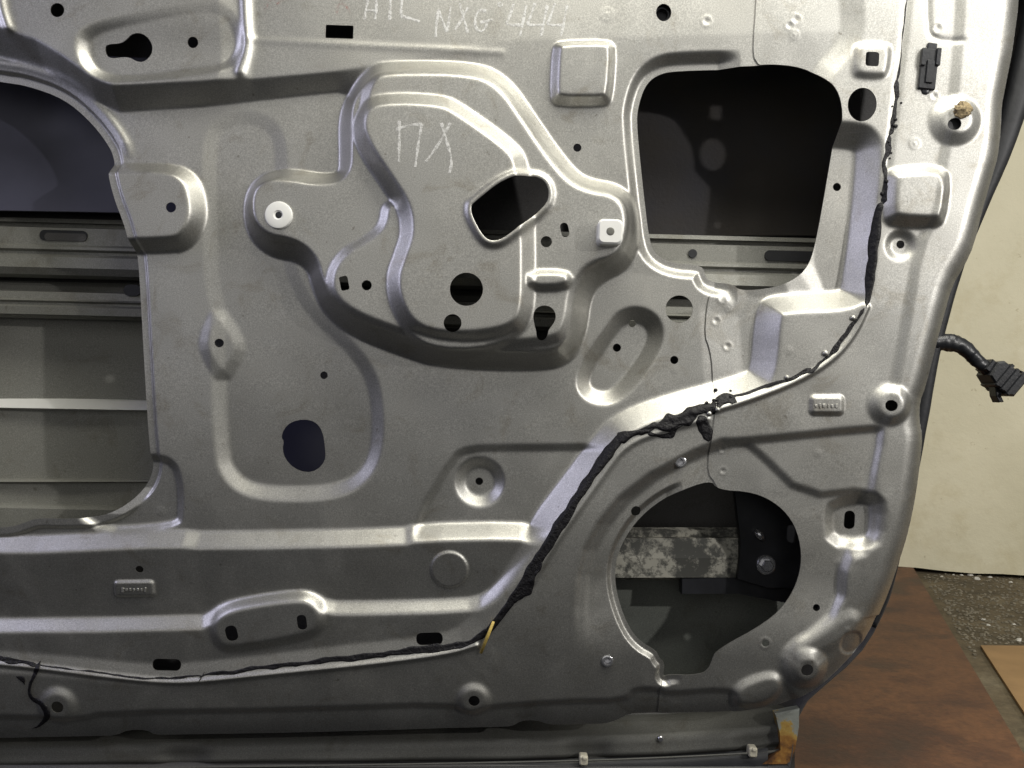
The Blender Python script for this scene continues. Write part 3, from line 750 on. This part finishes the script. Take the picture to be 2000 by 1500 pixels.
glyph([[(712, 38), (716, 10), (728, -30)], [(733, 38), (736, 5), (730, -30)], [(714, 20), (726, 20), (738, 22)]], 5)
glyph([[(761, 39), (763, 0), (765, -32)]], 5.5)
glyph([[(790, -32), (784, 10), (783, 32), (796, 34), (820, 42)]], 5.5)
glyph([[(851, 72), (852, 52), (856, 20)], [(856, 18), (864, 40), (873, 62)], [(873, 62), (877, 40), (880, 12)]], 5)
glyph([[(898, 6), (906, 36), (914, 64)], [(914, 14), (902, 38), (889, 58)]], 5)
glyph([[(950, 22), (936, 18), (927, 36), (930, 58), (944, 62), (952, 44)], [(938, 44), (962, 38)]], 5)
for dx in (0, 41, 80):
    glyph([[(1004 + dx, 6), (994 + dx, 36), (988 + dx, 48), (1006 + dx, 49), (1022 + dx, 48)], [(1028 + dx, 10), (1022 + dx, 40), (1016 + dx, 70)]], 5)
glyph([[(976, 4), (972, 10), (978, 14), (983, 8), (976, 4)]], 3)
glyph([[(780, 236), (780, 270), (779, 316)], [(774, 252), (800, 244), (824, 242)], [(824, 242), (817, 280), (811, 326)]], 5)
glyph([[(862, 240), (874, 280), (883, 315), (878, 338)], [(880, 240), (858, 280), (832, 316)]], 5)
glyph([[(655, 25), (664, 6), (668, -20)], [(668, 4), (678, 14), (684, 26)]], 6, 'chalk_red')
glyph([[(516, 18), (524, 6), (534, -8)], [(538, 12), (546, 4), (552, -6)]], 6, 'chalk_red')

# ------------------------------------------------------------------ inside of the door: outer skin, beams, glass
def profile_beam(name, prof, x0, x1, slope, mat, parent, hole_list=()):
    """prof: (pixel row at X=0, height) pairs; runs in X with a slight fall"""
    nxs = 40; V = []; Fc = []; n = len(prof)
    for i in range(nxs + 1):
        px = x0 + (x1 - x0) * i / nxs
        for py, h in prof:
            k = (D - h) / D
            V.append(W(1000 + (px - 1000) * k, 750 + (py + slope * px - 750) * k, h + 0.6 * math.sin(px * 0.012)))
    for i in range(nxs):
        for k in range(n - 1):
            a = i * n + k; Fc.append((a, a + 1, a + n + 1, a + n))
    o = pydata(name, V, Fc, mat, parent)
    return o
# outer skin, seen from inside, bowed outward
nsx, nsy = 60, 50; V = []; Fc = []
SKR = [(-200, 2100), (0, 2052), (100, 2026), (200, 1998), (300, 1967), (400, 1926), (480, 1896), (550, 1872), (650, 1844), (720, 1828), (840, 1807), (950, 1792), (1080, 1767), (1160, 1748), (1225, 1720), (1268, 1692), (1310, 1652), (1350, 1602), (1380, 1572), (1420, 1560), (1560, 1545)]
for j in range(nsy + 1):
    py = -150 + (1500 + 150) * j / nsy
    xr = float(np.interp(py, [a for a, b in SKR], [b for a, b in SKR])) - 8
    for i in range(nsx + 1):
        t = i / nsx; px = -160 + (xr + 160) * t
        e = min((xr - px) / 220, (1500 - py) / 170, 1.0); e = max(e, 0)
        c_ = max(0, min(1, (px + 160) / 30, (py + 150) / 40))
        h = -40 - 165 * (1 - (1 - e) ** 2)
        h = h * c_ + (1 - c_) * 20 - 10 * math.sin(max(0, (py - 900)) / 600 * 3)
        k = (D - h) / D
        V.append(W(1000 + (px - 1000) * k, 750 + (py - 750) * k, h))
for j in range(nsy):
    for i in range(nsx):
        a = j * (nsx + 1) + i; Fc.append((a, a + nsx + 1, a + nsx + 2, a + 1))
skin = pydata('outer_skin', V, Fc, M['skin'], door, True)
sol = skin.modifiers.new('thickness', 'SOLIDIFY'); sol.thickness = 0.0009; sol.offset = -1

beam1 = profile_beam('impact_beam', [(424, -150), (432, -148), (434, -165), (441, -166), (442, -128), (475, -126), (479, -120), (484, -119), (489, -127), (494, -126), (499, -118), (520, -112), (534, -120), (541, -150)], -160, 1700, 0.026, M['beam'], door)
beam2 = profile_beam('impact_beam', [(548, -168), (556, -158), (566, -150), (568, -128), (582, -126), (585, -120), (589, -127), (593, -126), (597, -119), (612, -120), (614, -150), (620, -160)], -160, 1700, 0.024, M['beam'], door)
def slot_plate(px, py, w, h, z, parent, mat):
    c = unp([(px, py)], z)[0]
    return prism('beam_slot', rrect(c[0], c[1], w, h, 1.5, h * 0.48, 5), z - 6, z + 0.7, mat, parent, 0.2)
slot_plate(124, 460, 100, 22, -125, beam1, M['rubber']); s_ = slot_plate(128, 463, 88, 16, -124, beam1, M['skin'])
slot_plate(1353, 495, 18, 18, -124, beam1, M['rubber']); slot_plate(1545, 500, 110, 22, -124, beam1, M['rubber'])
slot_plate(258, 567, 36, 24, -124, beam2, M['rubber'])
# lowered window glass behind the left opening
g0 = [(-160, 90), (420, 120), (420, 418), (-160, 408)]
V = [W(*unp([q], -110)[0], -110) for q in g0] + [W(*unp([q], -110)[0], -120) for q in g0]
pydata('window_glass', V, [(0, 1, 2, 3)[::-1], (4, 5, 6, 7), (0, 1, 5, 4), (1, 2, 6, 5), (2, 3, 7, 6), (3, 0, 4, 7)], M['glass'], door)
# paler sheet added behind the left opening, standing in for brighter-lit skin
bs = []
for j in range(9):
    for i in range(9):
        px, py = -160 + 600 * i / 8, 600 + 470 * j / 8; h = -188 + 5 * math.sin(i * 0.8 + j * 0.3) - 0.02 * (py - 600)
        bs.append(W(*unp([(px, py)], h)[0], h))
pydata('lit_skin_sheet', bs, [(j * 9 + i, j * 9 + i + 9, j * 9 + i + 10, j * 9 + i + 1) for j in range(8) for i in range(8)], M['lit_skin'], door, True)
pydata('navy_backing', [W(*unp([q], -150)[0], -150 + (2 if k % 2 else 0)) for k, q in enumerate([(520, 780), (700, 785), (705, 960), (515, 955)])], [(3, 2, 1, 0)], M['glass'], door)  # navy sheet added behind the oval hole to tint it
ls = []  # paler sheet added over the lower skin to brighten the speaker opening
for j in range(7):
    for i in range(7):
        px, py = 1140 + 420 * i / 6, 1120 + 230 * j / 6; h = -186 + 4 * math.sin(i * 0.9 + j) - 0.03 * (py - 1120)
        ls.append(W(*unp([(px, py)], h)[0], h))
pydata('added_skin_patch', ls, [(j * 7 + i, j * 7 + i + 7, j * 7 + i + 8, j * 7 + i + 1) for j in range(6) for i in range(6)], silver_paint('added_skin_paint', (0.145, 0.155, 0.14), 0.05, 0.5), door, True)
def shade_sheet():  # dark sheet added over the skin, painting shade into the upper right opening
    m, nt, p = nodes('shade_sheet_tone'); co = coords(nt)
    n = noise(nt, co, 5, 4, 0.6); sx = nt.nodes.new('ShaderNodeSeparateXYZ'); nt.links.new(co, sx.inputs[0])
    r = ramp(nt, n.outputs[0], [(0.35, (0.042, 0.037, 0.032)), (0.65, (0.038, 0.040, 0.054))])
    nt.links.new(r.outputs[0], p.inputs['Base Color']); p.inputs['Roughness'].default_value = 0.75; p.inputs['Specular IOR Level'].default_value = 0.3
    f = noise(nt, co, 240, 4, 0.6); bump(nt, f.outputs[0], 0.4, 0.0015, p.inputs['Normal']); return m
ds = []
for j in range(9):
    for i in range(9):
        px, py = 1120 + 560 * i / 8, 60 + 400 * j / 8; h = -186 + 3 * math.sin(i * 1.1) + 3 * math.cos(j * 0.9)
        ds.append(W(*unp([(px, py)], h)[0], h))
pydata('shade_sheet', ds, [(j * 9 + i, j * 9 + i + 9, j * 9 + i + 10, j * 9 + i + 1) for j in range(8) for i in range(8)], shade_sheet(), door, True)
# skin strips: a white one painted as a light streak, then two stiffeners
profile_beam('skin_strip', [(776, -196), (779, -188), (796, -172), (799, -196)], -160, 420, 0.018, M['white'], door)
profile_beam('skin_strip', [(934, -200), (937, -186), (941, -182), (944, -204)], -160, 420, 0.0, M['lit_skin'], door)
profile_beam('skin_strip', [(982, -200), (986, -184), (992, -176), (1030, -180)], -160, 420, 0.02, M['lit_skin'], door)
# scuffed bar and black bracket behind the speaker opening
profile_beam('scuffed_bar', [(1030, -120), (1036, -108), (1048, -112), (1051, -96), (1090, -92), (1128, -98), (1132, -130)], 1150, 1442, 0.0, M['scuff'], door)
bk = unp([(1432, 940), (1580, 940), (1600, 1150), (1500, 1150), (1440, 1132), (1446, 1060)], -84)
brk = prism('hinge_bracket', bk, -100, -84, M['bracket'], door, 3)
bk2 = unp([(1442, 1128), (1600, 1140), (1600, 1190), (1442, 1160), (1330, 1160), (1330, 1130)], -100)
prism('hinge_bracket', bk2, -125, -100, M['bracket'], door, 3)
for px, py, r in ((1496, 1103, 16),):
    c = unp([(px, py)], -82)[0]
    b = lathe('bolt', (c[0], c[1], -84), [(r * 1.25, 0), (r * 1.25, 4), (r * 1.1, 6), (r * 0.85, 6)], M['steel'], door, 24)
    lathe('bolt_head', (c[0], c[1], -78), [(r * 0.8, 0), (r * 0.8, 9), (r * 0.7, 11)], M['steel'], b, 6, False)
c = unp([(1483, 1045)], -82)[0]
tube('bracket_stud', [(c[0] - 8, c[1] - 10, -82), (c[0], c[1], -78), (c[0] + 8, c[1] + 8, -82)], [7, 9, 7], M['steel'], door, 14)

# weatherstrip along the hinge edge
ws = [(x_ - 6, y_) for y_, x_ in SKR if y_ <= 1235]
p = resample(chaikin(ws, 2, False), 12)
tube('weatherstrip', [(*unp([(a - 8, b)], -42)[0], -42) for a, b in p], np.interp([b for a, b in p], [0, 300, 500, 800, 1000, 1200, 1350], [34, 22, 14, 16, 10, 5, 3]), M['rubber'], door, 12, 0.03, 0.8)

# bottom hem of the outer skin
def hem():
    prof = [(-44, -120), (-34, -92), (-8, -66), (-2, -56), (14, -53), (28, -50), (33, -49), (36, -56), (38, -66), (42, -68), (45, -54), (49, -52), (52, -58), (60, -70), (90, -74)]
    nxs = 160; V = []; Fc = []; n = len(prof)
    for i in range(nxs + 1):
        px = -160 + (1552 + 160) * i / nxs
        yb = np.interp(px, [-160, 0, 600, 1000, 1300, 1480, 1552], [1462, 1458, 1452, 1447, 1438, 1426, 1412])
        for q, (dy, h) in enumerate(prof):
            notch = 0
            for nc in (360, 1145, 1475):
                notch += math.exp(-((px - nc) / 42.0) ** 4)
            hh = h - (12 * notch if 4 <= q <= 7 else 0)
            k = (D - hh) / D
            V.append(W(1000 + (px - 1000) * k, 750 + (yb + dy - 750) * k, hh + 0.8 * math.sin(px * 0.02 + q)))
    for i in range(nxs):
        for k in range(n - 1):
            a = i * n + k; Fc.append((a, a + 1, a + n + 1, a + n))
    return pydata('bottom_hem', V, Fc, M['hem'], door, True)
hm = hem()
V = []; Fc = []
for i in range(61):
    px = -160 + (1500 + 160) * i / 60; yb = np.interp(px, [-160, 0, 600, 1000, 1300, 1480, 1552], [1462, 1458, 1452, 1447, 1438, 1426, 1412])
    for dy, h in ((38, -60), (50, -50), (62, -46), (110, -48)):
        k_ = (D - h) / D; V.append(W(1000 + (px - 1000) * k_, 750 + (yb + dy - 750) * k_, h))
for i in range(60):
    for k in range(3): Fc.append((4 * i + k, 4 * i + k + 1, 4 * i + k + 5, 4 * i + k + 4))
pydata('hem_dark_strip', V, Fc, M['rubber'], door, True)  # black strip added to keep the hem's underside dark
wire = [(-160, 1509), (0, 1504), (600, 1496), (1000, 1489), (1200, 1484), (1380, 1476), (1480, 1470)]
tube('trim_wire', [(*unp([q], -40)[0], -40) for q in resample(chaikin(wire, 2, False), 30)], 2.2, M['hem'], door, 8)
for px, py in ((1140, 1486), (1471, 1470)):
    c = unp([(px, py)], -36)[0]
    cl = prism('trim_clip', rrect(c[0], c[1], 17, 20, 3, 4, 3), -54, -34, M['cream'], door, 3)
    prism('clip_nib', rrect(c[0] + 2, c[1] - 7, 9, 6, 0, 2, 3), -36, -30, M['cream'], cl, 1.5)
c = unp([(1290, 1443)], -52)[0]
lathe('drain_plug', (c[0], c[1], -56), [(6, 0), (6, 5), (4, 7)], M['steel'], door, 14)
# rusty end of the hem
def rusted_metal():
    m, nt, p = nodes('rust_bitten_paint'); co = coords(nt)
    n = noise(nt, co, 60, 5, 0.65); sx = nt.nodes.new('ShaderNodeSeparateXYZ'); nt.links.new(co, sx.inputs[0])
    zr = N(nt, 'ShaderNodeMapRange'); zr.inputs[1].default_value = -0.298; zr.inputs[2].default_value = -0.335; zr.inputs[3].default_value = -0.12; zr.inputs[4].default_value = 0.22
    nt.links.new(sx.outputs['Z'], zr.inputs[0])
    ad = nt.nodes.new('ShaderNodeMath'); ad.operation = 'ADD'; nt.links.new(n.outputs[0], ad.inputs[0]); nt.links.new(zr.outputs[0], ad.inputs[1])
    r = ramp(nt, ad.outputs[0], [(0.44, (0.40, 0.42, 0.38)), (0.50, (0.42, 0.28, 0.07)), (0.64, (0.26, 0.12, 0.025)), (0.78, (0.07, 0.03, 0.012))])
    nt.links.new(r.outputs[0], p.inputs['Base Color']); p.inputs['Roughness'].default_value = 0.62
    rm = ramp(nt, ad.outputs[0], [(0.44, (0.7,) * 3), (0.52, (0.0,) * 3)]); nt.links.new(rm.outputs[0], p.inputs['Metallic'])
    bump(nt, n.outputs[0], 0.6, 0.0015, p.inputs['Normal']); return m
re = unp([(1514, 1394), (1562, 1384), (1561, 1420), (1554, 1462), (1546, 1486), (1536, 1494), (1488, 1494), (1506, 1478), (1524, 1466), (1522, 1430)], -46)
prism('rusty_corner', re, -66, -44, rusted_metal(), door, 4)['label'] = 'rusted lower end of the bottom hem'

# ------------------------------------------------------------------ wiring harness hanging from the hinge edge
har = bpy.data.objects.new('wiring_harness', None); col.objects.link(har)
tag(har, 'black cable with plug hanging out of the hinge edge of the door', 'cable')
hp = chaikin([(1760, 672), (1815, 668), (1862, 668), (1890, 684), (1918, 714), (1952, 740)], 2, False)
hp = resample(hp, 2.5)
tube('cable_sleeve', [(*unp([(a, b)], -40)[0], -40) for a, b in hp], np.interp(hp[:, 0], [1760, 1860, 1900, 1960], [16, 17, 14, 13]) * (1 + 0.015 * ((np.arange(len(hp)) * 0.23) % 1.0)), M['plastic'], har, 14, 0.10, 0.8, 21)
def rot(cx_, cy_, pts, deg):
    c_, s_ = math.cos(math.radians(deg)), math.sin(math.radians(deg)); return [(cx_ + c_ * a - s_ * b, cy_ + s_ * a + c_ * b) for a, b in pts]
cc = unp([(1955, 738)], -40)[0]
body = prism('connector_body', rot(*cc, [(-34, -12), (-26, -22), (0, -24), (22, -24), (34, -18), (34, 20), (22, 26), (-6, 26), (-30, 18)], 40), -70, -14, M['plastic'], har, 4)
prism('connector_collar', rot(*cc, [(-42, -13), (-28, -13), (-28, 13), (-42, 13)], 40), -62, -22, M['plastic'], body, 3)
for o_ in (-12, 2, 16): prism('connector_rib', rot(*cc, [(o_, -26), (o_ + 6, -26), (o_ + 6, 28), (o_, 28)], 40), -68, -10, M['plastic'], body, 2)
prism('locking_tab', rot(*cc, [(28, -20), (48, -16), (48, -8), (34, -6)], 10), -50, -24, M['plastic'], body, 2)
prism('locking_tab', rot(*cc, [(-12, 24), (-4, 40), (6, 50), (14, 46), (4, 36), (6, 22)], 20), -50, -24, M['plastic'], body, 2)

# ------------------------------------------------------------------ surroundings
CAMY = -D * U
def floor_pt(px, py, z=0.0):
    d = D * (-(FLOOR_Z + z)) / (py - 750.0)
    return ((px - 1000.0) / D * d, CAMY + d, FLOOR_Z + z)
fl = pydata('floor', [(-4, 0.02, FLOOR_Z), (5, 0.02, FLOOR_Z), (5, 3, FLOOR_Z), (-4, 3, FLOOR_Z)], [(0, 1, 2, 3)], M['floor'])
tag(fl, 'dirty brown floor scattered with rubble', kind='structure')
a = floor_pt(1790, 1119); b = floor_pt(2000, 1132)
dx, dy = b[0] - a[0], b[1] - a[1]; L = math.hypot(dx, dy); dx /= L; dy /= L
# wall slab with an uneven lower edge
V = []; Fc = []; nw = 120
for i in range(nw + 1):
    s = -3.2 + 6.0 * i / nw; xx, yy = a[0] + dx * s, a[1] + dy * s
    zb = FLOOR_Z + 0.004 + 0.004 * math.sin(i * 1.7) + random.uniform(0, 0.006)
    V += [(xx, yy, zb), (xx, yy, 2.2), (xx - dy * 0.12, yy + dx * 0.12, zb), (xx - dy * 0.12, yy + dx * 0.12, 2.2)]
for i in range(nw):
    q = 4 * i; Fc += [(q, q + 4, q + 5, q + 1), (q + 2, q + 3, q + 7, q + 6), (q, q + 2, q + 6, q + 4)]
wl = pydata('wall', V, Fc, M['wall']); tag(wl, 'cream painted wall behind the door', kind='structure')

def slab(name, quad, t, mat, z=0.0):
    """quad: pixel corners lying on the floor; thickness t in metres"""
    pts = [floor_pt(px, py, z + t) if isinstance(px, (int, float)) else px for px, py in quad]
    n = len(pts); V = [(x_, y_, FLOOR_Z + z + 0.0005) for x_, y_, _ in pts] + [(x_, y_, FLOOR_Z + z + t - 0.0015) for x_, y_, _ in pts]
    cx_ = sum(p_[0] for p_ in pts) / n; cy_ = sum(p_[1] for p_ in pts) / n
    V += [(cx_ + (x_ - cx_) * 0.998, cy_ + (y_ - cy_) * 0.998, FLOOR_Z + z + t) for x_, y_, _ in pts]
    Fc = [tuple(2 * n + k for k in range(n))]
    for Lr in (0, 1):
        for k in range(n):
            k2 = (k + 1) % n; Fc.append((Lr * n + k, Lr * n + k2, (Lr + 1) * n + k2, (Lr + 1) * n + k))
    return pydata(name, V, Fc, mat)
bd = slab('brown_board', [(1782, 1104), (2039, 1535), (-900, 1535), (900, 1104)], 0.010, M['board'])
tag(bd, 'stained brown board lying on the floor under the car door', 'board')
cb = slab('cardboard_sheet', [(1915, 1260), (2330, 1264), (2330, 1900), (2330, 1900)][:3] + [(2330, 1893)][:0], 0.004, M['cardboard'])
tag(cb, 'flat tan cardboard sheet at the right, on the floor beside the brown board', 'cardboard')

# rubble on the strip of bare floor by the wall: uncountable grit
V = []; Fc = []; g = np.random.default_rng(11)
def chip(x_, y_, r, z0=FLOOR_Z):
    base = len(V); n = 5; th = g.uniform(0, 6.28); fl_ = g.uniform(0.4, 0.9)
    for k in range(n):
        a_ = th + 6.283 * k / n; rr = r * g.uniform(0.7, 1.2); V.append((x_ + rr * math.cos(a_), y_ + rr * math.sin(a_), z0 + 0.0005))
    for k in range(n):
        a_ = th + 6.283 * k / n; rr = r * g.uniform(0.4, 0.8); V.append((x_ + rr * math.cos(a_), y_ + rr * math.sin(a_), z0 + r * fl_ * g.uniform(0.7, 1.2)))
    Fc.append(tuple(base + n + k for k in range(n)))
    for k in range(n):
        k2 = (k + 1) % n; Fc.append((base + k, base + k2, base + n + k2, base + n + k))
for k in range(2600):
    px = g.uniform(1790, 2100); py = g.uniform(1122, 1300)
    if (px - 1790) / (py - 1104 + 1e-6) < 0.62: continue
    if px > 1905 and py > 1258: continue
    x_, y_, _ = floor_pt(px, py); chip(x_, y_, g.uniform(0.0008, 0.0035))
gr = pydata('floor_grit', V, Fc, M['stone']); tag(gr, 'fine grit strewn on the bare floor by the wall', kind='stuff')
spots = [(1878, 1098, 0.006), (1895, 1118, 0.010), (1934, 1128, 0.009), (1922, 1212, 0.007), (1930, 1222, 0.006), (1980, 1220, 0.007), (1990, 1252, 0.008), (1862, 1108, 0.005), (1974, 1138, 0.006), (1960, 1168, 0.005), (1840, 1128, 0.008), (1908, 1132, 0.012)]
where = ['long pale plaster chip lying nearest the wall foot', 'pale plaster chip against the wall foot', 'pale plaster chip a little right along the wall foot', 'upper of two pale plaster chips on the bare grit', 'lower of two pale plaster chips on the bare grit',
         'pale plaster chip just above the cardboard sheet', 'pale plaster chip touching the cardboard edge', 'small plaster chip at the wall nearest the brown board', 'plaster chip at the wall near the right picture edge', 'plaster chip halfway between wall and cardboard',
         'plaster chip beside the far corner of the brown board', 'broad plaster flake at the wall foot']
for k, ((px, py, r), lb) in enumerate(zip(spots, where)):
    V = []; Fc = []
    x_, y_, _ = floor_pt(px, max(py, 1124)); chip(0, 0, r * 0.6, 0)
    o = pydata('plaster_chip', V, Fc, M['flake']); o.location = (x_, y_, FLOOR_Z); o.rotation_euler[2] = k
    tag(o, lb, 'plaster chip', group='plaster chips on the floor')
